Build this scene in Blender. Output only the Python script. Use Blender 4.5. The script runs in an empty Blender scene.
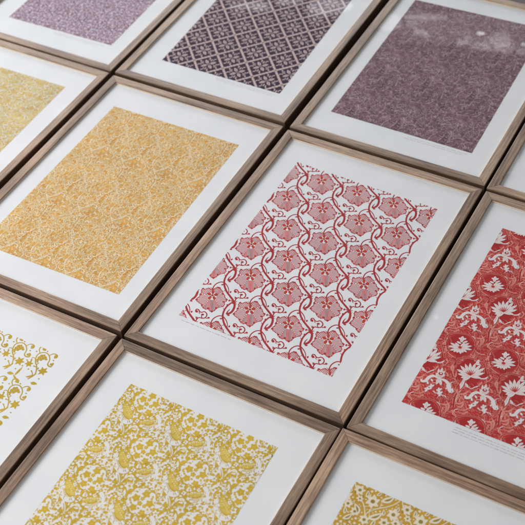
import bpy, bmesh, math, random
from mathutils import Vector, Matrix

S = 0.45                      # metres per unit: one unit is the long side of a frame
C = bpy.data.collections.new("scene"); bpy.context.scene.collection.children.link(C)
R_ = random.Random(7)
sc = bpy.context.scene

# ------------------------------------------------------------------ camera (pose solved from the frame corners)
F = 1124.085; WV = (2.33364467, 0.56924184, -0.30505214); TV = (0.14863513, -0.01173632, 3.36125508)
FW, FH = 0.69257, 1.0         # frame width and height
def rodr(w):
    t = math.sqrt(sum(c*c for c in w)); return Matrix.Rotation(t, 3, Vector(w)/t)
RC = rodr(WV); CP = -(RC.transposed() @ Vector(TV))
def unproject(px, py, z=-0.009):
    d = RC.transposed() @ Vector(((px-262.5)/F, (py-262.5)/F, 1.0)); t = (z-CP.z)/d.z
    return CP + d*t

# frame positions: x, y, turn
POS = {'c': (0, 0, 0), 'y': (-.7108, .0071, .0055), 'tl': (-1.4293, 1.0189, .0013), 'tm': (-.7232, 1.0242, .0082),
       'tr': (-.0033, 1.0153, .0042), 'ly': (-1.4259, .0097, .0007), 'lb': (-.7089, -1.0075, .0008),
       'bm': (-.0022, -1.0127, -.0038), 'br': (.6981, -1.0076, .0050), 'r': (.7036, -.0036, -.0016), 'fr': (.6999, 1.0097, .0019)}
def loc(n, px, py):
    ox, oy, th = POS[n]; p = unproject(px, py); x, y = p.x-ox, p.y-oy
    return (x*math.cos(th)+y*math.sin(th), -x*math.sin(th)+y*math.cos(th))

# ------------------------------------------------------------------ materials
def lin(c): return tuple((v/12.92 if v <= .04045 else ((v+.055)/1.055)**2.4) for v in (c[0]/255, c[1]/255, c[2]/255))
def newmat(name):
    m = bpy.data.materials.new(name); m.use_nodes = True
    nt = m.node_tree; return m, nt, nt.nodes, nt.links, nt.nodes['Principled BSDF']
def ink(name, rgb, var=.16, scale=900, rough=.7):
    m, nt, N, L, B = newmat(name); c = lin(rgb)
    tc = N.new('ShaderNodeTexCoord'); n = N.new('ShaderNodeTexNoise'); n.inputs['Scale'].default_value = scale; n.inputs['Detail'].default_value = 3
    n2 = N.new('ShaderNodeTexNoise'); n2.inputs['Scale'].default_value = 25; n2.inputs['Detail'].default_value = 4
    L.new(tc.outputs['Object'], n.inputs['Vector']); L.new(tc.outputs['Object'], n2.inputs['Vector'])
    ad = N.new('ShaderNodeMath'); ad.operation = 'ADD'; L.new(n.outputs['Fac'], ad.inputs[0]); L.new(n2.outputs['Fac'], ad.inputs[1])
    r = N.new('ShaderNodeValToRGB'); e = r.color_ramp.elements
    e[0].position = .7; e[1].position = 1.3
    mr = N.new('ShaderNodeMapRange'); mr.inputs['From Min'].default_value = .65; mr.inputs['From Max'].default_value = 1.35
    L.new(ad.outputs[0], mr.inputs['Value']); L.new(mr.outputs[0], r.inputs['Fac'])
    e[0].position = 0; e[1].position = 1
    e[0].color = tuple(v*(1-var) for v in c)+(1,); e[1].color = tuple(min(.85, v*(1+var)+.02*var) for v in c)+(1,)
    L.new(r.outputs['Color'], B.inputs['Base Color']); B.inputs['Roughness'].default_value = rough; B.inputs['Specular IOR Level'].default_value = .2
    return m
def paper_mat():
    m, nt, N, L, B = newmat('mount_paper')
    tc = N.new('ShaderNodeTexCoord'); n = N.new('ShaderNodeTexNoise'); n.inputs['Scale'].default_value = 14; n.inputs['Detail'].default_value = 6
    L.new(tc.outputs['Object'], n.inputs['Vector'])
    r = N.new('ShaderNodeValToRGB'); e = r.color_ramp.elements; e[0].position = .3; e[1].position = .7
    e[0].color = (.745, .735, .73, 1); e[1].color = (.80, .785, .775, 1)
    L.new(n.outputs['Fac'], r.inputs['Fac']); L.new(r.outputs['Color'], B.inputs['Base Color'])
    n2 = N.new('ShaderNodeTexNoise'); n2.inputs['Scale'].default_value = 700; n2.inputs['Detail'].default_value = 4
    L.new(tc.outputs['Object'], n2.inputs['Vector'])
    b = N.new('ShaderNodeBump'); b.inputs['Strength'].default_value = .15; b.inputs['Distance'].default_value = .0003
    L.new(n2.outputs['Fac'], b.inputs['Height']); L.new(b.outputs[0], B.inputs['Normal'])
    B.inputs['Roughness'].default_value = .85; B.inputs['Specular IOR Level'].default_value = .2
    return m
def wood_mat(name, dark, mid, light, rough=.5):
    m, nt, N, L, B = newmat(name)
    uv = N.new('ShaderNodeUVMap'); uv.uv_map = 'UVMap'
    oi = N.new('ShaderNodeObjectInfo')
    off = N.new('ShaderNodeVectorMath'); off.operation = 'SCALE'; off.inputs[0].default_value = (37, 11, 5)
    L.new(oi.outputs['Random'], off.inputs['Scale'])
    add = N.new('ShaderNodeVectorMath'); L.new(uv.outputs[0], add.inputs[0]); L.new(off.outputs[0], add.inputs[1])
    def noise(sx, sy, det, dist=0):
        mp = N.new('ShaderNodeMapping'); mp.inputs['Scale'].default_value = (sx, sy, 1); L.new(add.outputs[0], mp.inputs[0])
        n = N.new('ShaderNodeTexNoise'); n.inputs['Scale'].default_value = 1; n.inputs['Detail'].default_value = det; n.inputs['Distortion'].default_value = dist
        n.inputs['Roughness'].default_value = .6
        L.new(mp.outputs[0], n.inputs['Vector']); return n
    a = noise(14, 420, 7, .8); b = noise(60, 1800, 3); c = noise(5, 40, 2)
    r = N.new('ShaderNodeValToRGB'); e = r.color_ramp.elements
    e[0].position = .38; e[0].color = (*lin(dark), 1); e[1].position = .63; e[1].color = (*lin(light), 1)
    k = e.new(.5); k.color = (*lin(mid), 1)
    s = N.new('ShaderNodeMath'); s.operation = 'MULTIPLY_ADD'; s.inputs[1].default_value = .55
    L.new(a.outputs['Fac'], s.inputs[0])
    t = N.new('ShaderNodeMath'); t.operation = 'MULTIPLY'; t.inputs[1].default_value = .45; L.new(c.outputs['Fac'], t.inputs[0]); L.new(t.outputs[0], s.inputs[2])
    L.new(s.outputs[0], r.inputs['Fac'])
    # pores: short dark dashes
    pr = N.new('ShaderNodeValToRGB'); pr.color_ramp.elements[0].position = .34; pr.color_ramp.elements[0].color = (.36, .31, .27, 1); pr.color_ramp.elements[1].position = .47
    pr.color_ramp.elements[1].color = (1, 1, 1, 1); L.new(b.outputs['Fac'], pr.inputs['Fac'])
    mx = N.new('ShaderNodeMix'); mx.data_type = 'RGBA'; mx.blend_type = 'MULTIPLY'; mx.inputs['Factor'].default_value = .8
    L.new(r.outputs['Color'], mx.inputs['A']); L.new(pr.outputs['Color'], mx.inputs['B'])
    # every rail its own tone
    hv = N.new('ShaderNodeHueSaturation'); mr = N.new('ShaderNodeMapRange'); mr.inputs['To Min'].default_value = .76; mr.inputs['To Max'].default_value = 1.14
    L.new(oi.outputs['Random'], mr.inputs['Value']); L.new(mr.outputs[0], hv.inputs['Value']); L.new(mx.outputs['Result'], hv.inputs['Color'])
    L.new(hv.outputs[0], B.inputs['Base Color'])
    bp = N.new('ShaderNodeBump'); bp.inputs['Strength'].default_value = .35; bp.inputs['Distance'].default_value = .0004
    L.new(b.outputs['Fac'], bp.inputs['Height']); L.new(bp.outputs[0], B.inputs['Normal'])
    B.inputs['Roughness'].default_value = rough; B.inputs['Specular IOR Level'].default_value = .45
    return m
def glass_mat():
    m, nt, N, L, B = newmat('picture_glass'); N.remove(B)
    out = N['Material Output']; tr = N.new('ShaderNodeBsdfTransparent'); tr.inputs[0].default_value = (.985, .99, .988, 1)
    gl = N.new('ShaderNodeBsdfGlossy'); gl.inputs['Roughness'].default_value = .012
    lw = N.new('ShaderNodeLayerWeight'); lw.inputs['Blend'].default_value = .5
    pw = N.new('ShaderNodeMath'); pw.operation = 'POWER'; pw.inputs[1].default_value = 5; L.new(lw.outputs['Facing'], pw.inputs[0])
    ma = N.new('ShaderNodeMath'); ma.operation = 'MULTIPLY_ADD'; ma.inputs[1].default_value = .965; ma.inputs[2].default_value = .035; L.new(pw.outputs[0], ma.inputs[0])
    mx = N.new('ShaderNodeMixShader'); L.new(ma.outputs[0], mx.inputs[0]); L.new(tr.outputs[0], mx.inputs[1]); L.new(gl.outputs[0], mx.inputs[2])
    L.new(mx.outputs[0], out.inputs['Surface']); return m
def floor_mat():
    m, nt, N, L, B = newmat('dark_floor')
    tc = N.new('ShaderNodeTexCoord'); mp = N.new('ShaderNodeMapping'); mp.inputs['Scale'].default_value = (4, 90, 1)
    n = N.new('ShaderNodeTexNoise'); n.inputs['Scale'].default_value = 1.5; n.inputs['Detail'].default_value = 6
    L.new(tc.outputs['Object'], mp.inputs[0]); L.new(mp.outputs[0], n.inputs['Vector'])
    r = N.new('ShaderNodeValToRGB'); e = r.color_ramp.elements; e[0].color = (.03, .02, .014, 1); e[1].color = (.075, .05, .034, 1)
    L.new(n.outputs['Fac'], r.inputs['Fac']); L.new(r.outputs['Color'], B.inputs['Base Color']); B.inputs['Roughness'].default_value = .6
    return m
M_PAPER = paper_mat(); M_GLASS = glass_mat(); M_FLOOR = floor_mat()
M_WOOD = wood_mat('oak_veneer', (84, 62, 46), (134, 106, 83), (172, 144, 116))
M_SIDE = wood_mat('dark_side_wood', (70, 50, 36), (92, 68, 50), (118, 90, 68), .6)  # darker wood colours for the rail sides, ends and underside
M_LIP = ink('pale_lip', (212, 194, 172), .08, 300)
M_BOARD = ink('fibreboard', (92, 68, 48), .2, 300)

# ------------------------------------------------------------------ objects
def link(name, me, parent=None):
    o = bpy.data.objects.new(name, me); C.objects.link(o)
    if parent: o.parent = parent
    return o

RAIL = .0305; DEPTH = .047; LIPZ = -.0088
def rail_mesh(length):
    """one mitred rail along +x, outer edge on y=0, inner edge at y=RAIL (units), top z=0"""
    bm = bmesh.new(); uvl = bm.loops.layers.uv.new('UVMap')
    r = .0016
    # profile (y, z, material of the face that follows): outer bottom, up, rounded, top, rounded, lip wall
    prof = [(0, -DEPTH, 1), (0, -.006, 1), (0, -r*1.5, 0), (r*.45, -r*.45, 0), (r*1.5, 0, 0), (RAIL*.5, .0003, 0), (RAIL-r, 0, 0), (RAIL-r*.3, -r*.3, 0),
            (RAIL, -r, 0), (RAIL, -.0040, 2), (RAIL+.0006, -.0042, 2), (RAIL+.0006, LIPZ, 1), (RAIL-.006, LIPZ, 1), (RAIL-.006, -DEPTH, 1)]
    seg = 24; g = .0005
    rows = []
    for (y, z, mi) in prof:
        row = []
        for k in range(seg+1):
            t = k/seg; x = (y+g) + (length-2*(y+g))*t
            row.append(bm.verts.new((x*S, y*S, z*S)))
        rows.append(row)
    n = len(prof)
    for i in range(n):
        j = (i+1) % n
        for k in range(seg):
            f = bm.faces.new((rows[i][k], rows[i][k+1], rows[j][k+1], rows[j][k])); f.material_index = prof[i][2]
            for l in f.loops:
                c = l.vert.co; l[uvl].uv = (c.x, c.y+c.z*1.3)
    for k in (0, seg):
        f = bm.faces.new([rows[i][k] for i in (range(n) if k == 0 else range(n-1, -1, -1))]); f.material_index = 1
        for l in f.loops: l[uvl].uv = (l.vert.co.y, l.vert.co.z)
    bmesh.ops.recalc_face_normals(bm, faces=bm.faces)
    me = bpy.data.meshes.new('rail'); bm.to_mesh(me); bm.free()
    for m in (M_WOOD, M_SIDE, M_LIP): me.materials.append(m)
    return me
ME_SHORT = rail_mesh(FW); ME_LONG = rail_mesh(FH)
def box_mesh(name, x, y, z0, z1, mat, bev=0):
    bm = bmesh.new(); bmesh.ops.create_cube(bm, size=1)
    for v in bm.verts: v.co = Vector((v.co.x*2*x*S, v.co.y*2*y*S, (z0 if v.co.z < 0 else z1)*S))
    if bev: bmesh.ops.bevel(bm, geom=bm.edges[:], offset=bev*S, segments=2, affect='EDGES')
    me = bpy.data.meshes.new(name); bm.to_mesh(me); bm.free(); me.materials.append(mat); return me
ix, iy = FW/2-RAIL+.004, FH/2-RAIL+.004
ME_GLASS = box_mesh('glass', ix-.0045, iy-.0045, -.0072, -.0048, M_GLASS)
ME_PAPER = box_mesh('paper', ix, iy, -.0128, -.0094, M_PAPER)
ME_BACK = box_mesh('backing', ix, iy, -.030, -.0132, M_BOARD)

# ------------------------------------------------------------------ 2D drawing kit for the printed ornament
def crom(pts, n=5, closed=False):
    P = [Vector((p[0], p[1])) for p in pts]; out = []; m = len(P)
    rng = range(m) if closed else range(m-1)
    for i in rng:
        if closed: a, b, c, d = P[(i-1) % m], P[i], P[(i+1) % m], P[(i+2) % m]
        else: a, b, c, d = P[max(i-1, 0)], P[i], P[i+1], P[min(i+2, m-1)]
        for k in range(n):
            t = k/n
            out.append(.5*((2*b)+(c-a)*t+(2*a-5*b+4*c-d)*t*t+(3*b-a-3*c+d)*t*t*t))
    if not closed: out.append(P[-1])
    return [(p.x, p.y) for p in out]
class Tile:
    """polygons in print coordinates: (points, material, layer)"""
    def __init__(s): s.p = []; s.k = 0
    def poly(s, pts, mat, layer): s.k += 1; s.p.append((pts, mat, layer, s.k))
    def strip(s, pts, w, mat, layer, taper=(1, 1), wf=None):
        s.k += 1; n = len(pts); L_ = []; R2 = []
        for i, p in enumerate(pts):
            a = pts[max(i-1, 0)]; b = pts[min(i+1, n-1)]; dx, dy = b[0]-a[0], b[1]-a[1]; d = math.hypot(dx, dy) or 1
            t = i/(n-1); ww = w*(wf(t) if wf else taper[0]*(1-t)+taper[1]*t)/2
            nx, ny = -dy/d*ww, dx/d*ww; L_.append((p[0]+nx, p[1]+ny)); R2.append((p[0]-nx, p[1]-ny))
        for i in range(n-1): s.p.append(([L_[i], R2[i], R2[i+1], L_[i+1]], mat, layer, s.k+i/n*.95))
    def ell(s, c, rx, ry, ang, mat, layer, n=10):
        ca, sa = math.cos(ang), math.sin(ang)
        s.poly([(c[0]+rx*math.cos(a)*ca-ry*math.sin(a)*sa, c[1]+rx*math.cos(a)*sa+ry*math.sin(a)*ca) for a in [2*math.pi*i/n for i in range(n)]], mat, layer)
    def leaf(s, c, L, W, ang, mat, layer, bend=0, n=6):
        ca, sa = math.cos(ang), math.sin(ang)
        def tr(x, y): return (c[0]+x*ca-y*sa, c[1]+x*sa+y*ca)
        up = []; dn = []
        for i in range(n+1):
            t = i/n; x = L*(t-.5); b = bend*L*(4*(t-.5)**2); h = W/2*math.sin(math.pi*t**.8)
            up.append(tr(x, b+h)); dn.append(tr(x, b-h))
        s.poly(up+dn[-2:0:-1], mat, layer)
    def star(s, c, r, n, mat, layer, ang=0, inner=.45):
        s.poly([(c[0]+(r if i % 2 == 0 else r*inner)*math.cos(ang+math.pi*i/n), c[1]+(r if i % 2 == 0 else r*inner)*math.sin(ang+math.pi*i/n)) for i in range(2*n)], mat, layer)
def mapped(tile, fn):
    t = Tile(); t.k = tile.k
    t.p = [([fn(p) for p in pts], m, l, k) for pts, m, l, k in tile.p]; return t
def inpoly(p, poly):
    x, y = p; c = False; j = len(poly)-1
    for i in range(len(poly)):
        a, b = poly[i], poly[j]
        if (a[1] > y) != (b[1] > y) and x < (b[0]-a[0])*(y-a[1])/(b[1]-a[1])+a[0]: c = not c
        j = i
    return c
def segclip(p, q, poly):
    """parts of the segment pq inside a polygon"""
    ts = [0, 1]
    for i in range(len(poly)):
        a, b = poly[i], poly[(i+1) % len(poly)]
        rx, ry = q[0]-p[0], q[1]-p[1]; sx, sy = b[0]-a[0], b[1]-a[1]; den = rx*sy-ry*sx
        if abs(den) < 1e-15: continue
        t = ((a[0]-p[0])*sy-(a[1]-p[1])*sx)/den; u = ((a[0]-p[0])*ry-(a[1]-p[1])*rx)/den
        if 0 < t < 1 and 0 <= u <= 1: ts.append(t)
    ts.sort(); out = []
    for a, b in zip(ts, ts[1:]):
        m = (a+b)/2; mp = (p[0]+rx_(p, q, m)[0], p[1]+rx_(p, q, m)[1])
        if b-a > 1e-6 and inpoly(mp, poly): out.append(((p[0]+(q[0]-p[0])*a, p[1]+(q[1]-p[1])*a), (p[0]+(q[0]-p[0])*b, p[1]+(q[1]-p[1])*b)))
    return out
def rx_(p, q, m): return ((q[0]-p[0])*m, (q[1]-p[1])*m)

def clip(poly, quad):
    out = poly
    for i in range(4):
        a, b = quad[i], quad[(i+1) % 4]; ex, ey = b[0]-a[0], b[1]-a[1]
        def side(p): return ex*(p[1]-a[1])-ey*(p[0]-a[0])
        inp = out; out = []
        if not inp: return out
        for j in range(len(inp)):
            p, q = inp[j-1], inp[j]; sp, sq = side(p), side(q)
            if (sp < 0) != (sq < 0): t = sp/(sp-sq); out.append((p[0]+(q[0]-p[0])*t, p[1]+(q[1]-p[1])*t))
            if sq >= 0: out.append(q)
    return out
LAYER = .00010; ZP = -.0093; STEP = .0000026
def sublayers(tile, vecs):
    """shapes of one layer that touch each other get their own height, a few thousandths of a millimetre apart"""
    g = {}
    for pts, m, l, k in tile.p:
        b = g.setdefault((l, int(k)), [9, -9, 9, -9])
        for x, y in pts: b[0] = min(b[0], x); b[1] = max(b[1], x); b[2] = min(b[2], y); b[3] = max(b[3], y)
    (ax, ay), (bx, by) = vecs; cell = {}; res = {}; G = .02
    sh = [(i*ax+j*bx, i*ay+j*by) for i in range(-2, 3) for j in range(-2, 3)]
    for key, b in g.items():
        used = set()
        for dx, dy in sh:
            for u in range(int((b[0]+dx)//G), int((b[1]+dx)//G)+1):
                for v in range(int((b[2]+dy)//G), int((b[3]+dy)//G)+1):
                    for (c, col) in cell.get((key[0], u, v), ()):
                        if c[0] < b[1]+dx and c[1] > b[0]+dx and c[2] < b[3]+dy and c[3] > b[2]+dy: used.add(col)
        col = 0
        while col in used: col += 1
        res[key] = col % 36
        for u in range(int(b[0]//G), int(b[1]//G)+1):
            for v in range(int(b[2]//G), int(b[3]//G)+1): cell.setdefault((key[0], u, v), []).append((b, col))
    return res
def print_mesh(name, quad, ground, tile, vecs, org, mats, turn=0.0, wobble=.0006):
    """quad: BL BR TR TL.  The tile is repeated along vecs from org and clipped to the quad."""
    V = []; Fc = []; MI = []
    cx = sum(p[0] for p in quad)/4; cy = sum(p[1] for p in quad)/4
    # a slightly uneven printed edge
    if ground is not None:
        pts = []
        for i in range(4):
            a, b = quad[i], quad[(i+1) % 4]
            for k in range(60): t = k/60; pts.append((a[0]+(b[0]-a[0])*t+R_.uniform(-wobble, wobble), a[1]+(b[1]-a[1])*t+R_.uniform(-wobble, wobble)))
        Fc.append(list(range(len(pts)))); V += [(p[0]*S, p[1]*S, (ZP-.00004)*S) for p in pts]; MI.append(ground)
    x0 = min(p[0] for p in quad); x1 = max(p[0] for p in quad); y0 = min(p[1] for p in quad); y1 = max(p[1] for p in quad)
    allp = [p for pts, *_ in tile.p for p in pts]
    bx0 = min(p[0] for p in allp); bx1 = max(p[0] for p in allp); by0 = min(p[1] for p in allp); by1 = max(p[1] for p in allp)
    sub = sublayers(tile, vecs)
    boxes = []
    for pts, m, l, k in tile.p:
        xs = [p[0] for p in pts]; ys = [p[1] for p in pts]; boxes.append((min(xs), max(xs), min(ys), max(ys)))
    (ax, ay), (b_x, b_y) = vecs; cell = 0
    for i in range(-14, 15):
        for j in range(-14, 15):
            dx, dy = org[0]+i*ax+j*b_x, org[1]+i*ay+j*b_y
            if dx+bx1 < x0 or dx+bx0 > x1 or dy+by1 < y0 or dy+by0 > y1: continue
            cell = (i*3+j) % 7
            for (pts, m, l, k), (u0, u1, v0, v1) in zip(tile.p, boxes):
                if dx+u1 < x0 or dx+u0 > x1 or dy+v1 < y0 or dy+v0 > y1: continue
                q = [(p[0]+dx, p[1]+dy) for p in pts]
                if not (dx+u0 > x0+.02 and dx+u1 < x1-.02 and dy+v0 > y0+.02 and dy+v1 < y1-.02): q = clip(q, quad)
                if len(q) < 3: continue
                z = ZP + l*LAYER + (sub[(l, int(k))]+(k-int(k))*.8)*STEP
                s0 = len(V); V += [(p[0]*S, p[1]*S, z*S) for p in q]; Fc.append(list(range(s0, s0+len(q)))); MI.append(m)
    me = bpy.data.meshes.new(name); me.from_pydata(V, [], Fc); me.polygons.foreach_set('material_index', MI)
    for m in mats: me.materials.append(m)
    me.update(); 
    bm = bmesh.new(); bm.from_mesh(me)
    fl = [f for f in bm.faces if f.normal.z < 0]; bmesh.ops.reverse_faces(bm, faces=fl); bm.to_mesh(me); bm.free()
    return me

# ------------------------------------------------------------------ the ornaments
def field_tile(px, py, terms, n, ln, wd, mats, seed, warp=0, layer=0, leafy=False, keep=None, curl=.28):
    """short strokes that follow the level lines of a periodic function: dense scrolling foliage"""
    rr = random.Random(seed); t = Tile()
    def grad(x, y):
        gx = gy = 0
        for (a, kx, ky, ph) in terms:
            c = a*math.cos(2*math.pi*(kx*x/px+ky*y/py)+ph); gx += c*kx/px; gy += c*ky/py
        return gx, gy
    pts0 = []
    nx = int(math.sqrt(n*px/py)); ny = int(n/nx)
    for i in range(nx):
        for j in range(ny):
            x = (i+.5+rr.uniform(-.42, .42))*px/nx; y = (j+.5+rr.uniform(-.42, .42))*py/ny
            if keep and not keep(x, y, rr): continue
            L = ln*rr.uniform(.55, 1.35); st = 4 if curl < .5 else 6; P = [(x, y)]; sgn = rr.choice((-1, 1)); cx, cy = x, y
            side = rr.uniform(-.9, .9) if curl < .5 else rr.choice((-.7, .7))+rr.uniform(-.25, .25)
            for k in range(st):
                gx, gy = grad(cx, cy); d = math.hypot(gx, gy) or 1
                an = math.atan2(gx, -gy)+side+k*curl*sgn
                cx += sgn*math.cos(an)*L/st; cy += sgn*math.sin(an)*L/st; P.append((cx, cy))
            m = mats[int(rr.random()**1.0*len(mats))]
            W = wd*rr.uniform(.6, 1.4)
            t.strip(P, W, m, layer+rr.choice((0, 0, 1)), wf=(lambda q: math.sin(math.pi*min(.97, q*.9+.08))**.7) if leafy else (lambda q: 1-.75*q))
    return t

def fill(t, vecs, w, h, mat, layer, rmax, rmin, seed, k=.85, tries=3500):
    """small pale bells and leaves set into every gap that is still free"""
    rr = random.Random(seed); G = .006; H = {}; big = []
    (ax, ay), (bx, by) = vecs; sh = [(i*ax+j*bx, i*ay+j*by) for i in range(-3, 4) for j in range(-3, 4)]
    def mark(p):
        for dx, dy in sh:
            x, y = p[0]+dx, p[1]+dy
            if -.02 < x < w+.02 and -.02 < y < h+.02: H.setdefault((int(x//G), int(y//G)), []).append((x, y))
    for pts, m, l, q in t.p:
        if m != mat: continue
        n = len(pts)
        if max(p[0] for p in pts)-min(p[0] for p in pts) > .02: big.append(pts)
        for i in range(n):
            a, b = pts[i], pts[(i+1) % n]; c = max(1, int(math.hypot(b[0]-a[0], b[1]-a[1])/.0015))
            for e in range(c): mark((a[0]+(b[0]-a[0])*e/c, a[1]+(b[1]-a[1])*e/c))
    for step in range(tries):
        x, y = rr.uniform(0, w), rr.uniform(0, h); d = rmax
        if any(inpoly((x+dx, y+dy), p) for p in big for dx, dy in sh if abs(x+dx-p[0][0]) < .1 and abs(y+dy-p[0][1]) < .1): continue
        for u in range(int((x-rmax)//G), int((x+rmax)//G)+1):
            for v in range(int((y-rmax)//G), int((y+rmax)//G)+1):
                for q in H.get((u, v), ()): d = min(d, math.hypot(q[0]-x, q[1]-y))
        need = rmax*(1-step/tries)+rmin*step/tries
        if d < need: continue
        r = (d-.0012)*k*1.12; a0 = rr.uniform(0, 6.28); n = rr.choice((3, 4, 5)); am = rr.uniform(.12, .3)
        pts = [(x+r*(1+am*math.cos(n*(b-a0)))/(1+am)*math.cos(b), y+r*(1+am*math.cos(n*(b-a0)))/(1+am)*math.sin(b)) for b in [2*math.pi*i/16 for i in range(16)]]
        t.poly(pts, mat, layer)
        for q in pts: mark(q)
        mark((x, y))
        if r > .005: t.ell((x, y), r*.28, r*.2, a0, 0, layer+1, 6)

def pat_vine():
    """centre: hatched five lobed leaves with a small blossom, held by overlapping s-shaped stems"""
    z = lambda p: loc('c', 270+p[0]/6.5625, 250+p[1]/6.5625)
    f0 = z((118, 265)); Z = lambda p: (z(p)[0]-f0[0], z(p)[1]-f0[1])
    t = Tile(); RED, ORG, HAT = 0, 1, 2
    out = [(50, 214), (64, 222), (78, 216), (92, 212), (104, 220), (118, 225), (134, 214), (150, 206), (166, 210), (172, 222), (184, 234), (190, 250), (200, 262), (204, 278), (220, 290),
           (212, 302), (200, 308), (204, 322), (194, 336), (178, 338), (164, 342), (150, 350), (138, 362), (120, 373), (106, 364), (94, 352), (78, 354), (62, 346), (52, 334), (48, 320),
           (34, 312), (20, 302), (8, 290), (20, 278), (34, 268), (34, 254), (44, 244), (42, 228)]
    cen = (118, 265)
    tips = [(50, 214), (160, 208), (220, 290), (120, 373), (8, 290)]
    angs = [math.atan2(p[1]-cen[1], p[0]-cen[0]) for p in tips]
    N = 5
    for i in range(N):
        a = angs[i]; ap = angs[(i+1) % N]; am = angs[i-1]
        def mid(u, v):
            d = (v-u) % (2*math.pi); return u+d/2
        hi = mid(a, ap); lo = mid(am, a)
        sect = [cen]+[(cen[0]+260*math.cos(lo+((hi-lo) % (2*math.pi))*q), cen[1]+260*math.sin(lo+((hi-lo) % (2*math.pi))*q)) for q in (0, .25, .5, .75, 1)]
        d = (math.cos(a), math.sin(a)); nn = (-d[1], d[0])
        for k in range(-15, 16):
            o = (cen[0]+nn[0]*k*7.8, cen[1]+nn[1]*k*7.8)
            for seg in segclip((o[0]-d[0]*30, o[1]-d[1]*30), (o[0]+d[0]*200, o[1]+d[1]*200), out):
                for s2 in segclip(seg[0], seg[1], sect):
                    p, q = s2
                    # stop short of the blossom
                    L = math.hypot(q[0]-p[0], q[1]-p[1])
                    if L < 7: continue
                    pd = math.hypot(p[0]-cen[0], p[1]-cen[1])
                    if pd < 27:
                        f = min(.85, (27-pd)/L); p = (p[0]+(q[0]-p[0])*f, p[1]+(q[1]-p[1])*f)
                    m = ((p[0]+q[0])/2+1.2*math.sin(k), (p[1]+q[1])/2+1.2)
                    t.strip([Z(p), Z(m), Z(q)], .00235, HAT, 0)
    # scallop beads round the outline
    for i in range(len(out)):
        a, b = out[i], out[(i+1) % len(out)]
        t.strip([Z(a), Z(((a[0]+b[0])/2+(cen[0]-(a[0]+b[0])/2)*.03, (a[1]+b[1])/2+(cen[1]-(a[1]+b[1])/2)*.03)), Z(b)], .0026, HAT, 1)
    for q in tips+[(190, 250), (34, 254), (200, 308), (48, 330), (94, 352), (150, 350)]:
        t.ell(Z((q[0]+(cen[0]-q[0])*.07, q[1]+(cen[1]-q[1])*.07)), .0034, .0030, 0, RED, 2, 7)
    for k in range(5):
        a = -math.pi/2+2*math.pi*k/5+.1
        c = (cen[0]+24*math.cos(a), cen[1]+20*math.sin(a)-4)
        rim = [Z((c[0]+14.5*math.cos(b)*math.cos(a)-9*math.sin(b)*math.sin(a), c[1]+13*math.cos(b)*math.sin(a)+9*math.sin(b)*math.cos(a))) for b in [2*math.pi*i/9 for i in range(9)]]
        t.poly(rim, ORG, 3)
    t.ell(Z((118, 261)), .0036, .0036, 0, RED, 4)
    S_ = lambda pts, w, m=RED, ly=2, tp=(1, 1): t.strip([Z(p) for p in crom(pts, 5)], w, m, ly, tp)
    S_([(262, 84), (238, 96), (212, 118), (196, 145), (190, 175), (196, 206), (210, 236), (232, 264), (252, 288), (266, 312), (268, 336), (258, 362), (240, 378), (218, 384)], .0062, tp=(.7, 1.15))
    S_([(192, 178), (206, 192), (218, 210), (224, 232), (220, 252)], .0034, tp=(1, .5))
    S_([(218, 384), (226, 366), (240, 352)], .0050, tp=(1, .2))
    S_([(262, 84), (246, 84), (232, 78)], .005, tp=(1, .3))
    S_([(118, 228), (121, 208), (132, 192), (150, 180), (172, 174), (194, 178)], .0032)
    S_([(118, 226), (110, 214), (100, 210)], .0028, tp=(1, .3))
    # curl with a bud
    S_([(30, 150), (20, 152), (14, 144), (20, 134), (32, 136), (40, 148), (54, 153), (70, 149), (84, 158), (88, 172), (78, 186), (60, 190), (40, 186), (26, 194), (18, 212)], .0032)
    S_([(78, 186), (88, 190), (100, 187)], .0024); S_([(60, 190), (54, 178), (58, 168)], .0024); S_([(40, 148), (38, 158), (46, 164)], .0026, tp=(1, .3)); S_([(30, 190), (24, 182), (14, 180)], .0028, tp=(1, .3))
    t.ell(Z((22, 145)), .0030, .0030, 0, RED, 3, 8)
    t.ell(Z((60, 167)), .0045, .0036, .4, RED, 3, 8); t.ell(Z((100, 187)), .0036, .0034, 0, RED, 3, 8)
    for q in ((226, 80), (250, 96), (206, 226), (232, 392), (272, 280), (180, 192), (236, 240), (216, 108)):
        t.ell(Z(q), .0040, .0026, q[0]*.3, RED, 3, 7)
    for a, b in (((266, 312), (284, 300)), ((266, 316), (282, 320)), ((198, 140), (188, 126)), ((205, 228), (190, 236))):
        S_([a, ((a[0]+b[0])/2+2, (a[1]+b[1])/2-2), b], .0034, tp=(1, .2))
    return t, ((.1262, -.0005), (.0625, -.1163)), f0

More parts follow.
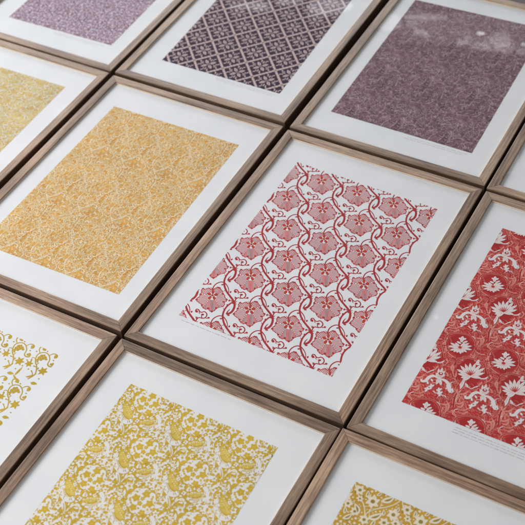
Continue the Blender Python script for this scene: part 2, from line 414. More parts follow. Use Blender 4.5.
def pat_lotus():
    """right: white blossoms and scrolling stems on red"""
    z = lambda p: loc('r', 400+p[0]/4.2, 325+p[1]/4.2)
    f0 = z((255, 80)); Z = lambda p: (z(p)[0]-f0[0], z(p)[1]-f0[1])
    t = Tile(); GR, WH, LN, DK = 0, 1, 2, 3
    def L(c, d, l, w, m=WH, ly=4):      # a pointed petal from c in image direction d (deg)
        a = math.radians(d); P = []
        l *= 1.12
        for q in (0, .2, .4, .6, .8, 1): P.append((c[0]+math.cos(a)*l*q, c[1]-math.sin(a)*l*q*.9))
        t.strip([Z(p) for p in P], w*.00080, m, ly, wf=lambda x: .25+.9*math.sin(math.pi*min(1, x*.8+.12)) if x < .99 else .04)
        if m == WH and l > 22: t.strip([Z((c[0]+math.cos(b)*l*q, c[1]-math.sin(b)*l*q*.9)) for q, b in ((.15, a-.05), (.45, a-.09), (.8, a-.03))], .0011, LN, ly+1, (1, .3))
    def S_(pts, w, m=LN, ly=1, tp=(1, 1)):
        P = [Z(p) for p in crom(pts, 5)]; t.strip(P, w*.00110, m, ly, tp)
        if m == LN and w > 4.3: t.strip(P, w*.00062, DK, ly+1, tp)
    # darker solid pools behind the blossoms
    for c, rx, ry in (((252, 84), 62, 50), ((295, 200), 70, 58)):
        t.poly([Z((c[0]+rx*(.92+.2*math.sin(5*a+1))*math.cos(a), c[1]+ry*(.92+.2*math.cos(4*a))*math.sin(a))) for a in [2*math.pi*i/28 for i in range(28)]], DK, 0)
    # A: spiky blossom with a leaf on top
    A = (252, 96)
    for d, l in ((170, 46), (150, 42), (128, 28), (195, 40), (215, 30), (240, 24), (275, 26), (300, 24), (325, 32), (350, 46), (10, 46), (30, 40), (50, 28)): L(A, d, l, 8.5)
    L((258, 72), 78, 26, 11)
    for d in (20, 150): L((262, 62), d, 16, 7)
    L((256, 78), 150, 18, 7); L((264, 76), 25, 20, 7); t.ell(Z((252, 94)), .0052, .0046, 0, GR, 6, 8)
    # B: large lotus
    B = (295, 215)
    for d, l in ((90, 46), (70, 48), (110, 46), (50, 52), (130, 48), (32, 54), (150, 48), (14, 46), (168, 40), (350, 34), (190, 30), (215, 26)): L(B, d, l*1.2, 10.5, WH, 4)
    for d in (100, 80, 60, 120, 40, 140): L((B[0], B[1]-2), d, 26, 2.6, GR, 6)
    L((272, 222), 250, 50, 9); L((266, 240), 225, 20, 7); L((275, 245), 300, 20, 7)
    L((B[0]+26, B[1]-48), 65, 24, 9); L((B[0]+26, B[1]-48), 10, 15, 6)
    # C: tulip with two drooping wings
    c0 = (350, 292)
    for d, l in ((95, 40), (75, 46), (55, 36), (120, 26), (35, 26), (150, 20), (250, 30), (285, 34)): L(c0, d, l, 9)
    t.ell(Z((356, 274)), .0066, .0050, .3, DK, 6, 9); t.ell(Z((357, 273)), .0032, .0026, .3, WH, 7, 7)
    t.strip([Z(p) for p in crom([(350, 296), (328, 284), (308, 288), (292, 304), (276, 306), (274, 296)], 5)], .0095, WH, 4, wf=lambda x: .4+.7*math.sin(math.pi*x)*(1-.3*x))
    t.strip([Z(p) for p in crom([(352, 296), (376, 304), (392, 322), (396, 346), (408, 352), (406, 338)], 5)], .0105, WH, 4, wf=lambda x: .4+.7*math.sin(math.pi*x)*(1-.3*x))
    for q in ((316, 296), (300, 306), (384, 322), (392, 344), (340, 300)): L(q, 260+q[0] % 40, 14, 6)
    # tiny sprigs
    for q in ((300, 342), (356, 360), (318, 330), (352, 346)):
        for d in (20, 80, 150, 230): L(q, d+q[0] % 30, 13, 6)
    for q in ((370, 182), (262, 148), (316, 150), (205, 95)): 
        t.star(Z(q), .0046, 5, LN, 4, q[0])
    # stems
    S_([(414, 420), (418, 380), (432, 352), (452, 330), (462, 300), (448, 270), (420, 262)], 7, LN, 2, (1.1, .5))
    S_([(372, 206), (366, 180), (362, 160), (350, 140), (326, 130), (318, 110), (328, 82)], 5, LN, 2, (1, .6))
    S_([(418, 380), (404, 372), (380, 378), (352, 384), (326, 372)], 5, LN, 2, (1, .3))
    S_([(432, 352), (424, 330), (430, 308), (446, 300)], 4.5, LN, 2, (1, .4))
    S_([(366, 190), (384, 176), (398, 150), (390, 120), (366, 104)], 4.5, LN, 2, (1, .4))
    S_([(356, 150), (372, 132), (380, 100), (364, 80)], 4, LN, 2, (1, .4))
    S_([(226, 170), (238, 150), (262, 138), (300, 140), (330, 152), (348, 176), (352, 204)], 5, LN, 2)
    S_([(226, 170), (222, 200), (232, 230), (250, 252)], 4, LN, 2, (1, .5))
    S_([(344, 240), (330, 256), (308, 262)], 4, LN, 2, (1, .4))
    S_([(190, 64), (200, 44), (226, 34), (260, 36), (294, 44), (314, 66), (318, 96), (304, 126)], 4.5, LN, 2)
    S_([(190, 64), (192, 92), (204, 118), (228, 136)], 4.2, LN, 2, (1, .5))
    for (p, q, r) in (((412, 398), (440, 404), (462, 392)), ((428, 360), (458, 362), (480, 346)), ((400, 400), (380, 408), (356, 402)), ((340, 40), (352, 62), (344, 84)), ((380, 60), (400, 66), (412, 50)),
                      ((404, 296), (420, 284), (422, 264)), ((258, 276), (240, 286), (232, 306)), ((412, 230), (400, 246), (404, 262)), ((330, 224), (356, 226), (370, 216))):
        t.strip([Z(a) for a in crom([p, q, r], 6)], .0058, WH if (p[0] % 3 == 0) else LN, 2, wf=lambda x: .15+.75*math.sin(math.pi*x)**1.4)
    # fine pale hatching in the red ground, left out of the dark pools
    rr = random.Random(4); pools = []
    for c, rx, ry in (((252, 84), 62, 50), ((295, 200), 70, 58)): pools.append([Z((c[0]+rx*math.cos(a), c[1]+ry*math.sin(a))) for a in [2*math.pi*i/20 for i in range(20)]])
    cur = field_tile(.126, .252, T2(.126, .252, 14), 70, .034, .0034, [LN, LN, DK, WH], 91, layer=2, curl=.42)
    for pts, m, l, k in cur.p:
        q = [(p[0]-.06, p[1]-.16) for p in pts]; x, y = q[0]
        if not any(inpoly((x+dx, y+dy), p) for p in pools for dx in (-.126, 0, .126) for dy in (-.252, 0, .252)): t.p.append((q, m, l, k+t.k+1))
    t.k += cur.k+2
    for i in range(900):
        u, v = rr.random(), rr.random(); x, y = u*.126-.06, v*.252-.16
        if any(inpoly((x+dx, y+dy), p) for p in pools for dx in (-.126, 0, .126) for dy in (-.252, 0, .252)): continue
        a = .9*math.sin(2*math.pi*(u+v))+.8*math.cos(2*math.pi*v)+.6
        l = rr.uniform(.007, .014); P = [(x+l*k/3*math.cos(a+k*.35), y+l*k/3*math.sin(a+k*.35)) for k in range(4)]
        t.strip(P, .0010, LN, 1, (1, .4))
    return t, ((.126, 0.0), (0, .252)), f0

def pat_birds():
    """bottom middle: gold ground, pale discs of little flowers, wings and buds"""
    z = lambda p: loc('bm', 150+p[0]/4.375, 400+p[1]/4.375)
    f0 = z((195, 320)); Z = lambda p: (z(p)[0]-f0[0], z(p)[1]-f0[1])
    t = Tile(); G, W, G2, P2 = 0, 1, 2, 3
    def blob(pts, m, ly, n=4): t.poly([Z(p) for p in crom(pts, n, True)], m, ly)
    def S_(pts, w, m=W, ly=2, tp=(1, 1), wf=None): t.strip([Z(p) for p in crom(pts, 5)], w*.00085, m, ly, tp, wf)
    def bud(c, r, a, m=W, ly=2):       # three or four pointed bud
        pts = []
        for i in range(10):
            q = a+2*math.pi*i/10; k = r*(1.0 if i % 2 == 0 else .55)*(1.25 if i == 0 else 1)
            pts.append((c[0]+k*math.cos(q), c[1]-k*math.sin(q)*.92))
        t.poly([Z(p) for p in pts], m, ly)
        t.ell(Z((c[0]+1, c[1])), r*.00018, r*.00015, 0, G, ly+1, 6)
    # disc
    t.poly([Z((196+64*(1+.05*math.sin(9*a))*math.cos(a), 318+57*(1+.05*math.sin(9*a))*math.sin(a))) for a in [2*math.pi*i/54 for i in range(54)]], W, 2)
    for (x, y, r) in ((216, 287, 15), (172, 302, 15), (231, 328, 15), (160, 342, 14), (198, 366, 13), (188, 326, 10), (200, 306, 8), (208, 338, 8)):
        t.poly([Z((x+r*1.12*(1+.22*math.cos(5*b+x))*math.cos(b), y+r*1.0*(1+.22*math.cos(5*b+x))*math.sin(b))) for b in [2*math.pi*i/20 for i in range(20)]], G, 3); t.ell(Z((x, y)), .0022, .002, 0, G2, 4, 6)
    for (x, y) in ((244, 300), (150, 322), (182, 346), (222, 352), (146, 304), (238, 352), (176, 276)):
        t.ell(Z((x, y)), .0042, .0028, x, G, 3, 6)
    # wing on the right above the disc (crescent with beads)
    S_([(168, 205), (196, 216), (228, 214), (250, 196), (252, 172), (240, 160)], 17, W, 2, wf=lambda x: .35+.75*math.sin(math.pi*x*.85+.2))
    blob([(170, 190), (190, 184), (214, 182), (232, 174), (232, 188), (218, 200), (196, 202), (178, 198)], G2, 3)
    for i in range(7): t.ell(Z((176+i*9, 190-2*math.sin(i)-i*1.2)), .0022, .0016, 0, P2, 4, 6)
    for i in range(5): t.ell(Z((186+i*9, 199-i*1.8)), .0018, .0014, 0, P2, 4, 6)
    # wing on the left
    S_([(84, 112), (76, 138), (82, 166), (100, 186), (124, 190), (130, 176)], 17, W, 2, wf=lambda x: .35+.75*math.sin(math.pi*x*.85+.2))
    blob([(96, 108), (114, 116), (128, 134), (136, 156), (126, 172), (108, 168), (94, 150), (90, 128)], G2, 3)
    for i in range(6): t.ell(Z((100+i*5, 122+i*8)), .0020, .0016, 0, P2, 4, 6)
    for i in range(4): t.ell(Z((112+i*5, 120+i*9)), .0018, .0014, 0, P2, 4, 6)
    # tail feathers
    for k in range(5): S_([(104, 236), (118+k*7, 218-k*3), (130+k*9, 204+k*6)], 4.6, P2 if k % 2 else W, 2, (.5, 1.1))
    S_([(96, 246), (92, 222), (86, 200), (90, 186)], 12, W, 2, wf=lambda x: .3+.7*math.sin(math.pi*x))
    # buds and leaves in the ground
    for (x, y, r, a) in ((64, 78, 20, 1.2), (48, 172, 22, .4), (20, 210, 20, 2.0), (66, 214, 22, 1.1), (140, 252, 24, .6), (120, 74, 16, 2.2), (154, 96, 20, .9), (146, 158, 20, 1.7), (268, 212, 26, 1.2), (222, 240, 20, .2), (276, 258, 20, 2.4),
                          (180, 244, 15, .8), (262, 148, 17, .3), (284, 126, 16, 1.4), (256, 106, 15, .5), (98, 276, 19, 1.9), (132, 128, 12, 1.0), (64, 120, 14, .3), (30, 104, 16, 1.4), (300, 196, 14, .9), (240, 262, 12, 1.6), (110, 90, 10, .2)):
        bud((x, y), r, a)
    for (x, y, a, l) in ((84, 60, 20, 26), (36, 140, 70, 30), (44, 240, -30, 32), (118, 284, 40, 28), (250, 226, 70, 24), (300, 232, -50, 28), (166, 124, 80, 26), (278, 168, 10, 24), (206, 150, 30, 20), (62, 196, -70, 16), (112, 208, 40, 12),
                       (24, 160, 10, 22), (150, 222, 10, 20), (198, 232, 15, 24), (236, 142, 60, 20), (302, 150, 70, 18)):
        q = math.radians(a); t.leaf(Z((x, y)), l*.0009, l*.0004, q+.75, W, 2, .25)
    # thin pale stems
    S_([(128, 262), (150, 246), (160, 228), (156, 208)], 3, W, 1); S_([(60, 150), (66, 170), (62, 192)], 3, W, 1); S_([(250, 240), (262, 232), (286, 236)], 3, W, 1)
    for W3 in ([(180, 210), (206, 215), (230, 207), (244, 190)], [(82, 140), (90, 164), (104, 180)], [(92, 236), (92, 222), (90, 204)]):
        P = crom(W3, 4)
        for e in range(1, len(P)-1): t.strip([Z((P[e][0]-3, P[e][1]-4)), Z(P[e]), Z((P[e][0]+4, P[e][1]+3))], .0012, G, 4)
    fill(t, ((.1525, 0.0), (.0765, -.1335)), .155, .27, W, 2, .0095, .0030, 21, .86)
    tr = field_tile(.1525, .1335, T2(.1525, .1335, 6), 170, .014, .0019, [G], 77, layer=4, curl=.5)
    dc = Z((196, 318))
    for pts, m, l, k in tr.p:
        x, y = pts[0]; x -= .05; y -= .06
        if all(math.hypot(x-dc[0]-u*.0765-v*.1525, y-dc[1]+u*.1335) > .034 for u in (-1, 0, 1) for v in (-1, 0, 1)): t.p.append(([(p[0]-.05, p[1]-.06) for p in pts], m, l, k+t.k+1))
    t.k += tr.k+2
    return t, ((.1525, 0.0), (.0765, -.1335)), f0

def pat_scroll():
    """bottom left: sparse olive gold scrolls, bunches and stars on white"""
    z = lambda p: loc('lb', p[0]/6.5625, 330+p[1]/6.5625)
    f0 = z((275, 180)); Z = lambda p: (z(p)[0]-f0[0], z(p)[1]-f0[1]); t = Tile(); G = 0
    S_ = lambda pts, w, tp=(1, 1), wf=None: t.strip([Z(p) for p in crom(pts, 5)], w*.001, G, 1, tp, wf)
    S_([(180, 322), (206, 308), (230, 288), (238, 262), (240, 236), (232, 212), (234, 186), (248, 160), (274, 148), (304, 150), (322, 168), (326, 194), (318, 212)], 3.2)
    t.leaf(Z((206, 302)), .034, .0075, math.radians(48), G, 0, .12)
    for (x, y, r) in ((258, 182, 11), (274, 170, 11), (282, 186, 10), (268, 194, 9), (296, 180, 10), (302, 192, 8), (246, 196, 9), (244, 208, 6), (290, 166, 7)): t.ell(Z((x, y)), r*.00052, r*.00048, 0, G, 2+x % 2, 8)
    t.star(Z((280, 270)), .0165, 6, G, 1, .2, .5); t.star(Z((190, 220)), .0135, 6, G, 1, .5, .5)
    S_([(318, 212), (312, 226), (322, 238), (340, 240), (350, 228), (342, 218)], 5.5, (.5, 1.2)); t.ell(Z((336, 226)), .0048, .004, 0, G, 2)
    S_([(262, 148), (258, 128), (268, 112), (286, 110), (298, 122), (294, 136)], 4.6, (.5, 1.3)); t.ell(Z((288, 126)), .0046, .004, 0, G, 2)
    S_([(324, 168), (344, 158), (364, 158), (376, 170), (368, 182), (354, 180)], 4.2, (.5, 1.3)); t.ell(Z((364, 172)), .004, .004, 0, G, 2)
    S_([(234, 186), (216, 180), (206, 188)], 3, (1, .5)); t.ell(Z((206, 196)), .003,.003, 0, G, 2)
    t.leaf(Z((222, 350)), .021, .0105, math.radians(12), G, 1); t.leaf(Z((276, 336)), .036, .007, math.radians(85), G, 1)
    t.leaf(Z((252, 380)), .028, .006, math.radians(150), G, 1)
    for q in ((250, 250), (206, 268), (222, 236), (312, 140), (240, 140), (350, 200), (300, 300), (186, 256), (254, 320), (330, 262)): t.ell(Z(q), .0026, .0022, 0, G, 2, 7)
    for (a, b) in (((238, 262), (252, 252)), ((238, 246), (224, 238)), ((214, 302), (206, 270)), ((240, 226), (256, 214))): S_([a, ((a[0]+b[0])/2+2, (a[1]+b[1])/2-2), b], 2.6)
    return t, ((.0815, 0.0), (0, .1275)), f0

def pat_lattice():
    """top middle: dark violet diamonds with four petalled flowers between lilac bands"""
    z = lambda p: loc('tm', 210+p[0]/5.25, p[1]/5.25)
    f0 = z((235, 275)); t = Tile(); D, L, M = 0, 1, 2
    ax, ay = .0600, .0655
    n = 7
    for sg in (1, -1):
        # a band edge to edge of the diamond, notched like rope
        P = [(-ax+2*ax*0, 0)]
        a = (ax*1.0*(-1), 0); b = (0, ay*sg)
        for k in range(n):
            u = (k+.5)/n; c = (a[0]+(b[0]-a[0])*u, a[1]+(b[1]-a[1])*u); an = math.atan2(b[1]-a[1], b[0]-a[0])
            t.leaf(c, .0150, .0100, an+(.35 if k % 2 else -.35), L, 2, 0, 5)
        t.strip([a, ((a[0]+b[0])/2, (a[1]+b[1])/2), b], .0070, L, 1)
    for k in range(4):
        an = math.pi/4+k*math.pi/2+.05
        t.leaf((.0175*math.cos(an), .0175*math.sin(an)), .026, .0125, an, L, 2, 0)
        an2 = an+math.pi/4
        t.leaf((.026*math.cos(an2), .026*math.sin(an2)), .017, .0050, an2, L, 2, 0)
        t.strip([(.006*math.cos(an), .006*math.sin(an)), (.014*math.cos(an), .014*math.sin(an)), (.022*math.cos(an), .022*math.sin(an))], .0016, D, 3)
        for s in (-1, 1):
            a3 = an2+s*.30
            t.leaf((.037*math.cos(a3), .037*math.sin(a3)), .013, .0052, an2+s*.9, L, 2, .2)
            a4 = an+s*.52
            t.leaf((.0285*math.cos(a4), .0285*math.sin(a4)), .010, .0040, an+s*1.3, L, 2, .2)
    t.ell((0, 0), .0055, .0055, 0, M, 4); t.ell((0, 0), .0026, .0026, 0, D, 5)
    t.star((-ax, 0), .0085, 4, M, 4, 0, .5)
    return t, ((2*ax, 0.0), (ax, ay)), f0

def pat_meadow():
    """bottom right: pale arching stems, leaves and daisies on mustard"""
    z = lambda p: loc('br', 340+p[0]/7.5, 470+p[1]/7.5)
    f0 = z((240, 235)); Z = lambda p: (z(p)[0]-f0[0], z(p)[1]-f0[1]); t = Tile(); G, W, G2 = 0, 1, 2
    S_ = lambda pts, w, m=W, ly=2, tp=(1, 1): t.strip([Z(p) for p in crom(pts, 5)], w*.0005, m, ly, tp)
    S_([(116, 90), (122, 140), (140, 190), (170, 240), (184, 290), (186, 340)], 5.5); S_([(186, 340), (220, 310), (280, 290), (340, 280), (400, 262), (452, 232)], 5.5)
    S_([(170, 268), (200, 272), (230, 262), (236, 236)], 3.4); S_([(300, 286), (318, 240), (360, 226)], 3.4); S_([(220, 310), (216, 360), (190, 400)], 3.4)
    def fl(c, r, n=6, m=W):
        for k in range(n):
            a = 2*math.pi*k/n+c[0]; t.leaf(Z((c[0]+r*.62*math.cos(a), c[1]+r*.62*math.sin(a))), r*.0005,r*.00028, -a*1.0+.8, m, 3)
        t.ell(Z(c), r*.00013, r*.00013, 0, G2, 4)
    for c, r in (((150, 150), 34), ((246, 236), 44), ((150, 214), 22), ((400, 336), 40), ((180, 372), 34), ((60, 250), 30), ((110, 310), 30), ((330, 396), 34)): fl(c, r)
    for (x, y, a, l) in ((130, 290, 100, 70), (366, 226, 20, 80), (270, 352, 20, 84), (210, 180, 70, 44), (300, 180, 40, 40), (436, 300, 60, 40), (60, 350, 30, 60), (330, 320, 80, 40), (40, 300, 80, 44), (240, 300, 10, 34), (100, 240, 40, 30), (250, 400, 60, 50)):
        t.leaf(Z((x, y)), l*.0005, l*.00021, math.radians(a)+.5, W, 3, .1); t.leaf(Z((x, y)), l*.0003, l*.00007, math.radians(a)+.5, G2, 4, .1)
    rr = random.Random(9)
    for i in range(34): t.ell((rr.uniform(0, .13), rr.uniform(0, .13)), .0032, .002, rr.uniform(0, 3), G2 if i % 2 else W, 1, 6)
    fill(t, ((.128, 0.0), (.0, .130)), .128, .130, W, 2, .0075, .0034, 22, .6)
    return t, ((.128, 0.0), (.0, .130)), f0

CAP = ink('caption_ink', (168, 154, 160), .2)
def caption_mesh(rows, x0, x1, y, turn, seed, h=.0030):
    """illegible small script: rows of tiny broken strokes"""
    rr = random.Random(seed); V = []; Fc = []
    for r in range(rows):
        x = x0+rr.uniform(0, .01); yy = y-r*.0085
        end = x1-rr.uniform(0, .05) if r == rows-1 else x1
        while x < end:
            wl = rr.randint(3, 9)
            for k in range(wl):
                if x > end: break
                a = rr.uniform(-.5, 2.2); l = h*rr.uniform(.5, 1.1); dx, dy = l*.5*math.cos(a), l*.5*math.sin(a)
                px, py = x, yy+(x-x0)*turn; nx, ny = -dy/l*.0011, dx/l*.0011
                s0 = len(V)
                V += [((px-dx-nx)*S, (py-dy-ny)*S, (ZP+LAYER*.02*(k % 5))*S), ((px+dx-nx)*S, (py+dy-ny)*S, (ZP+LAYER*.02*(k % 5))*S), ((px+dx+nx)*S, (py+dy+ny)*S, (ZP+LAYER*.02*(k % 5))*S), ((px-dx+nx)*S, (py-dy+ny)*S, (ZP+LAYER*.02*(k % 5))*S)]
                Fc.append((s0, s0+1, s0+2, s0+3)); x += h*.72
            x += h*1.1
    me = bpy.data.meshes.new('caption'); me.from_pydata(V, [], Fc); me.materials.append(CAP); return me

def T2(px, py, seed, n=3):
    rr = random.Random(seed); out = []
    for kx, ky in ((1, 0), (0, 1), (1, 1), (1, -1), (2, 1), (1, 2), (2, -1), (0, 2)): out.append((rr.uniform(.5, 1.2)/(1+.4*(abs(kx)+abs(ky))), kx, ky, rr.uniform(0, 6.28)))
    return out
def merge(*ts):
    o = Tile()
    for t in ts:
        for pts, m, l, k in t.p: o.p.append((pts, m, l, k+o.k))
        o.k += t.k
    return o
def stems(px, py, mat, layer, w, seed, n=2):
    """long pale stems that wander up the print and branch"""
    rr = random.Random(seed); t = Tile()
    for i in range(n):
        x0 = px*i/n; ph = rr.uniform(0, 6.28)
        P = [(x0+px*.16*math.sin(2*math.pi*k/16+ph)-px*0*k/16, py*k/16) for k in range(17)]
        t.strip(P, w, mat, layer)
        for k in range(1, 16, 2):
            s = 1 if (k//2) % 2 else -1; a = P[k]; q = [a]
            an = math.pi/2-s*.5
            for j in range(7): an -= s*.42; q.append((q[-1][0]+px*.055*math.cos(an), q[-1][1]+px*.055*math.sin(an)))
            t.strip(q, w*.7, mat, layer, (1, .4))
    return t

def acanthus(t, c, size, ang, curl, body, vein, layer, lobes=9, veins=True):
    """a curling leaf: pale spine, toothed lobes either side"""
    P = [c]; a = ang; st = 14
    for k in range(st): a += curl*(.6+1.3*k/st)/st*3; P.append((P[-1][0]+size/st*math.cos(a), P[-1][1]+size/st*math.sin(a)))
    t.strip(P, size*.16, body, layer, wf=lambda q: .3+1.2*math.sin(math.pi*min(1, q*.9+.05)))
    for k in range(1, lobes+1):
        q = k/(lobes+1); i = int(q*st); p = P[i]; d = math.atan2(P[i+1][1]-p[1], P[i+1][0]-p[0]); L = size*(.34*math.sin(math.pi*(q*.85+.12))+.05)
        for s in (-1, 1):
            an = d+s*(1.15-.5*q); m = (p[0]+L*.5*math.cos(an), p[1]+L*.5*math.sin(an))
            t.leaf(m, L, L*.42, an, body[1] if isinstance(body, tuple) else body, layer, -s*.18, 5)
            if veins: t.strip([p, (p[0]+L*.35*math.cos(an), p[1]+L*.35*math.sin(an)), (p[0]+L*.8*math.cos(an-s*.2), p[1]+L*.8*math.sin(an-s*.2))], size*.014, vein, layer+1, (1, .3))
    t.strip(P, size*.024, vein, layer+1, (1.3, .4))
def acanthus_tile(px, py, bodies, vein, n, size, seed, veins=True):
    rr = random.Random(seed); t = Tile(); k = 0
    nx = max(1, round(math.sqrt(n*px/py))); ny = max(1, round(n/nx))
    for j in range(ny):
        for i in range(nx):
            k += 1; c = ((i+.5*(j % 2)+rr.uniform(-.25, .25))*px/nx, (j+rr.uniform(-.25, .25))*py/ny)
            acanthus(t, c, size*rr.uniform(.75, 1.2), rr.uniform(0, 6.28), rr.choice((-1, 1))*rr.uniform(.7, 1.5), rr.choice(bodies), vein, 2, veins=veins)
    return t
def slant_stems(px, py, mat, layer, w, reps=1):
    t = Tile()
    P = [(px*k/24+.010*math.sin(2*math.pi*k/12), -py*k/24) for k in range(25)]; t.strip(P, w, mat, layer)
    for k in range(2, 24, 3):
        s = 1 if k % 2 else -1; a = P[k]; q = [a]; an = math.atan2(-py, px)+s*.6
        for j in range(9): an += s*(.30+.05*j); q.append((q[-1][0]+.0065*math.cos(an), q[-1][1]+.0065*math.sin(an)))
        t.strip(q, w*.75, mat, layer, (1, .5))
    return t
# ------------------------------------------------------------------ inks
K = {}
def inks(key, *cols): K[key] = [ink(key+'_ink', c, v) for c, v in cols]
inks('vine', ((170, 36, 38), .2), ((188, 56, 34), .18), ((184, 72, 72), .25))
inks('lotus', ((186, 42, 38), .14), ((228, 216, 212), .06), ((224, 140, 126), .15), ((170, 24, 24), .12))
inks('birds', ((206, 170, 46), .16), ((228, 222, 216), .05), ((214, 184, 84), .15), ((232, 214, 160), .08))
inks('scroll', ((192, 158, 46), .2))
inks('lattice', ((44, 10, 44), .2), ((202, 176, 172), .1), ((150, 130, 120), .1))
inks('meadow', ((196, 152, 40), .2), ((232, 216, 190), .08), ((150, 126, 52), .2))
inks('acanthus', ((222, 196, 146), .06), ((218, 162, 70), .2), ((222, 172, 92), .18), ((208, 144, 54), .2), ((236, 218, 184), .05))
inks('straw', ((212, 192, 144), .08), ((204, 166, 80), .18), ((216, 188, 118), .15), ((224, 218, 204), .06))
inks('mauve', ((208, 198, 208), .06), ((150, 112, 126), .22), ((168, 136, 148), .2), ((118, 86, 100), .2))
inks('plum', ((120, 84, 90), .15), ((150, 116, 122), .2), ((186, 160, 166), .15), ((96, 62, 70), .15))
inks('rose', ((206, 190, 190), .06), ((168, 100, 104), .2), ((188, 132, 132), .2))

def Q(bl, br, tr, tl): return [bl, br, tr, tl]
def build(key, quad, mesh, label, cap=None):
    x, y, th = POS[key]
    root = bpy.data.objects.new('framed_print', None); C.objects.link(root)
    root.empty_display_size = .05; root.location = (x*S, y*S, 0); root.rotation_euler = (0, 0, th)
    root['label'] = label; root['category'] = 'framed print'; root['group'] = 'wooden framed pattern prints laid in rows'
    for me, px, py, rz in ((ME_SHORT, -FW/2, -FH/2, 0), (ME_LONG, FW/2, -FH/2, math.pi/2), (ME_SHORT, FW/2, FH/2, math.pi), (ME_LONG, -FW/2, FH/2, -math.pi/2)):
        o = link('wooden_rail', me, root); o.location = (px*S, py*S, 0); o.rotation_euler = (0, 0, rz)
    link('backing_board', ME_BACK, root)
    p = link('mount_paper', ME_PAPER, root)
    link('printed_pattern', mesh, p)
    if cap: link('caption', cap, p)
    link('glass_pane', ME_GLASS, root)
    return root

t, v, o = pat_vine()
q = Q((-.2497, -.3593), (.246, -.3660), (.2504, .3640), (-.2456, .3759))
build('c', q, print_mesh('vine_print', q, None, t, v, o, K['vine']), 'framed print of red hatched leaves held by twining stems on white paper',
      caption_mesh(1, -.235, -.04, -.372, -.012, 3))
t, v, o = pat_lotus()
q = Q((-.2535, -.3556), (.246, -.357), (.250, .372), (-.2446, .3746))
build('r', q, print_mesh('lotus_print', q, 3 if False else 0, t, v, o, K['lotus']), 'framed print of white blossoms and scrolling stems on a solid red ground',
      caption_mesh(3, -.10, .24, -.368, -.004, 5))
t, v, o = pat_birds()
q = Q((-.228, -.357), (.240, -.357), (.2240, .3793), (-.2369, .3813))
build('bm', q, print_mesh('birds_print', q, 0, t, v, o, K['birds']), 'framed print of pale flower discs on bright yellow gold, below the red vine')
t, v, o = pat_scroll()
q = Q((-.235, -.355), (.238, -.355), (.2376, .374), (-.235, .366))
build('lb', q, print_mesh('scroll_print', q, None, t, v, o, K['scroll']), 'framed print of sparse olive gold scrolls and stars on white paper')
t, v, o = pat_lattice()
q = Q((-.2336, -.3583), (.2515, -.3575), (.234, .372), (-.250, .372))
build('tm', q, print_mesh('lattice_print', q, 0, t, v, o, K['lattice']), 'framed print of dark violet diamond lattice with four petalled flowers', caption_mesh(2, .0, .24, -.370, 0, 13))
t, v, o = pat_meadow()
q = Q((-.249, -.36), (.245, -.36), (.245, .366), (-.2488, .3727))
build('br', q, print_mesh('meadow_print', q, 0, t, v, o, K['meadow']), 'framed print of pale stems and daisies on mustard, below the solid red one')

a = T2(.126, .252, 3)
t = merge(field_tile(.126, .252, a, 620, .017, .0042, [1, 2, 2, 3], 5), acanthus_tile(.126, .252, [1, 2, 3, 1], 4, 16, .036, 6, False),
          field_tile(.126, .252, a, 230, .026, .0024, [4, 4, 0], 8, layer=4, curl=.62), field_tile(.126, .252, a, 260, .012, .0024, [1, 3], 9, layer=4, curl=.7),
          field_tile(.126, .252, [(1, 2, -1, .4), (.5, 1, 1, 1.2)], 34, .034, .0030, [4], 11, layer=5, curl=.5), slant_stems(.126, .252, 4, 4, .0019), mapped(slant_stems(.126, .252, 4, 4, .0017), lambda p: (-p[0], p[1])))
q = Q((-.256, -.384), (.2556, -.3779), (.2503, .3606), (-.2508, .3597))
build('y', q, print_mesh('acanthus_print', q, 0, t, ((.126, 0), (.0, .252)), (0, 0), K['acanthus']), 'framed print of dense orange ochre curling leaves, left of the red vine print')
a = T2(.16, .24, 12)
t = merge(field_tile(.16, .24, a, 620, .020, .0042, [1, 2, 2], 15), acanthus_tile(.16, .24, [1, 2, 2], 3, 15, .045, 9, False),
          field_tile(.16, .24, a, 260, .028, .0028, [3, 3, 0], 18, layer=4, curl=.62), field_tile(.16, .24, [(1, 2, -1, .4), (.5, 1, 1, 1.2)], 34, .038, .0034, [3], 11, layer=5, curl=.5))
q = Q((-.24, -.37), (.25, -.37), (.2386, .374), (-.24, .368))
build('ly', q, print_mesh('straw_print', q, 0, t, ((.16, 0), (.0, .24)), (0, 0), K['straw']), 'framed print of faded straw yellow foliage, cut by the left edge of the photo')
a = T2(.14, .2, 22)
t = merge(field_tile(.14, .2, a, 1150, .0105, .0040, [1, 2, 2, 3], 25, leafy=True))
q = Q((-.223, -.3665), (.2518, -.3561), (.235, .37), (-.24, .37))
build('tl', q, print_mesh('mauve_print', q, 0, t, ((.14, 0), (.0, .2)), (0, 0), K['mauve']), 'framed print of small mauve leaves scattered over white, pinkish and speckled', caption_mesh(2, .0, .23, -.374, 0.01, 14))
a = T2(.17, .25, 31)
t = merge(field_tile(.17, .25, a, 800, .017, .0030, [1, 1, 3], 35), acanthus_tile(.17, .25, [0, 3, 1], 2, 22, .042, 10, False),
          field_tile(.17, .25, a, 430, .022, .0020, [2, 1], 36, layer=4, curl=.62), field_tile(.17, .25, a, 300, .016, .0026, [3, 0], 37, layer=4, curl=.6),
          field_tile(.17, .25, [(1, 2, -1, .4), (.5, 1, 1, 1.2)], 26, .050, .0026, [2], 11, layer=5, curl=.3))
q = Q((-.2603, -.3586), (.2508, -.3624), (.240, .389), (-.2630, .376))
build('tr', q, print_mesh('plum_print', q, 0, t, ((.17, 0), (.0, .25)), (0, 0), K['plum']), 'framed print of dense dusky plum foliage with pale reflections across its glass', caption_mesh(2, .02, .24, -.374, 0, 15))
a = T2(.15, .22, 41)
t = field_tile(.15, .22, a, 420, .018, .0042, [1, 2], 45, leafy=True)
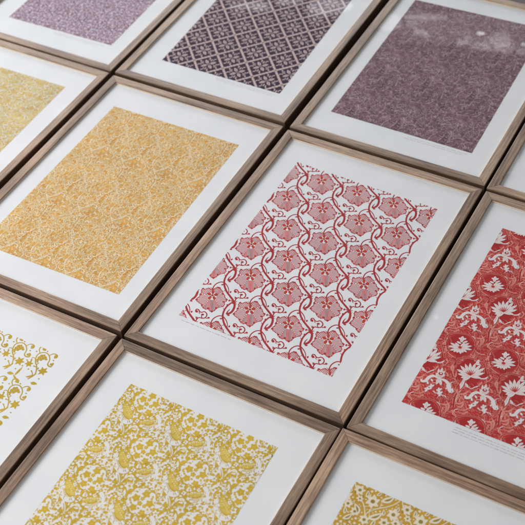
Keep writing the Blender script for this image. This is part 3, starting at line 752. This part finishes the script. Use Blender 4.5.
q = Q((-.247, -.362), (.247, -.362), (.247, .368), (-.247, .368))
build('fr', q, print_mesh('rose_print', q, 0, t, ((.15, 0), (.0, .22)), (0, 0), K['rose']), 'framed print at the right edge, only one corner and white mount in view')

# ------------------------------------------------------------------ the surface they lie on
fl = box_mesh('floor', 9, 9, -.08, -DEPTH-.0005, M_FLOOR)
f = link('floor', fl); f['kind'] = 'structure'

# ------------------------------------------------------------------ light
w = bpy.data.worlds.new('World'); sc.world = w; w.use_nodes = True
bg = w.node_tree.nodes['Background']; bg.inputs['Color'].default_value = (.91, .935, 1.0, 1); bg.inputs['Strength'].default_value = .26
def area(name, pos, target, sx, sy, L, col, shape='RECTANGLE', up=None):
    l = bpy.data.lights.new(name, 'AREA'); l.shape = shape; l.size = sx; l.size_y = sy
    A = sx*sy*(math.pi/4 if shape == 'ELLIPSE' else 1); l.energy = L*math.pi*A; l.color = col
    o = bpy.data.objects.new(name, l); C.objects.link(o); o.location = pos
    d = Vector(target)-Vector(pos); o.rotation_euler = d.to_track_quat('-Z', 'Y').to_euler(); return o
area('window_light', (-2.0, -.85, 1.45), (-.3, 0, 0), 1.3, 1.3, 13.5, (.945, .952, 1.0))
area('room_light', (-.1, -1.9, 1.3), (-.1, -.2, 0), 1.3, 1.1, 2.2, (1.0, .95, .90))

# lights added for the reflections in the glass, and a bright far window, each hung where its mirror image is seen
def mirror_point(px, py, dist, z=-.0048):
    p = unproject(px, py, z); d = (p-CP).normalized(); d.z = -d.z; return (p*S+d*dist, p*S)
def mirror_lamp(name, px, py, wpx, hpx, L, col, dist=2.2, shape='ELLIPSE'):
    pos, tgt = mirror_point(px, py, dist); D = (tgt-CP*S).length+dist
    k = D/F; return area(name, pos, tgt, wpx*k, hpx*k, L, col, shape)
mirror_lamp('mirrored_lamp', 468, 29, 124, 30, .45, (.95, .94, 1.0), 1.0, 'RECTANGLE')  # added light: one broad pale reflection over the far right glass
mirror_lamp('far_window', 60, -330, 1000, 470, 8.0, (.88, .94, 1.0), 2.6, 'RECTANGLE')
for px, py, a_, b_, L in ((421, 32, 13, 6, .9), (427, 35, 8, 5, .6), (425, 17, 42, 5, .9), (412, 24, 12, 7, .5), (462, 43, 10, 5, .8), (468, 39, 8, 8, .7), (480, 46, 18, 8, .8), (488, 42, 9, 10, .5), (500, 40, 20, 14, .8), (505, 48, 20, 8, .7),
                          (494, 49, 12, 6, .6), (481, 33, 8, 2, 9), (524, 44, 5, 2, 6), (521, 51, 10, 7, .8), (436, 317, 4, 4, 1.3), (389, 22, 26, 16, .8), (250, 5, 40, 7, 1.0), (262, 9, 22, 6, .6), (330, 6, 44, 14, 1.2), (318, 14, 22, 8, .6),
                          (290, 1, 26, 7, .8), (512, 160, 12, 28, .6), (500, 172, 6, 14, .5)):
    mirror_lamp('mirrored_lamp', px, py, a_, b_, L*(1.7 if L < 3 else 1), (.95, .94, 1.0), 1.0)  # small added lights, each only making a bright patch in the glass

# ------------------------------------------------------------------ camera
cam = bpy.data.cameras.new('camera'); co = bpy.data.objects.new('camera', cam); C.objects.link(co)
Rw = RC.transposed()           # columns: camera right, down, forward in world
m = Matrix((( Rw[0][0], -Rw[0][1], -Rw[0][2]), (Rw[1][0], -Rw[1][1], -Rw[1][2]), (Rw[2][0], -Rw[2][1], -Rw[2][2]))).to_4x4()
m.translation = CP*S; co.matrix_world = m
cam.sensor_width = 36; cam.lens = F/525*36; cam.clip_start = .05; cam.clip_end = 100
cam.dof.use_dof = True; foc = unproject(300, 300, 0); cam.dof.focus_distance = (RC @ (foc-CP)).z*S; cam.dof.aperture_fstop = 8
sc.camera = co
sc.view_settings.view_transform = 'Standard'; sc.view_settings.look = 'None'; sc.view_settings.exposure = 0; sc.view_settings.gamma = 1
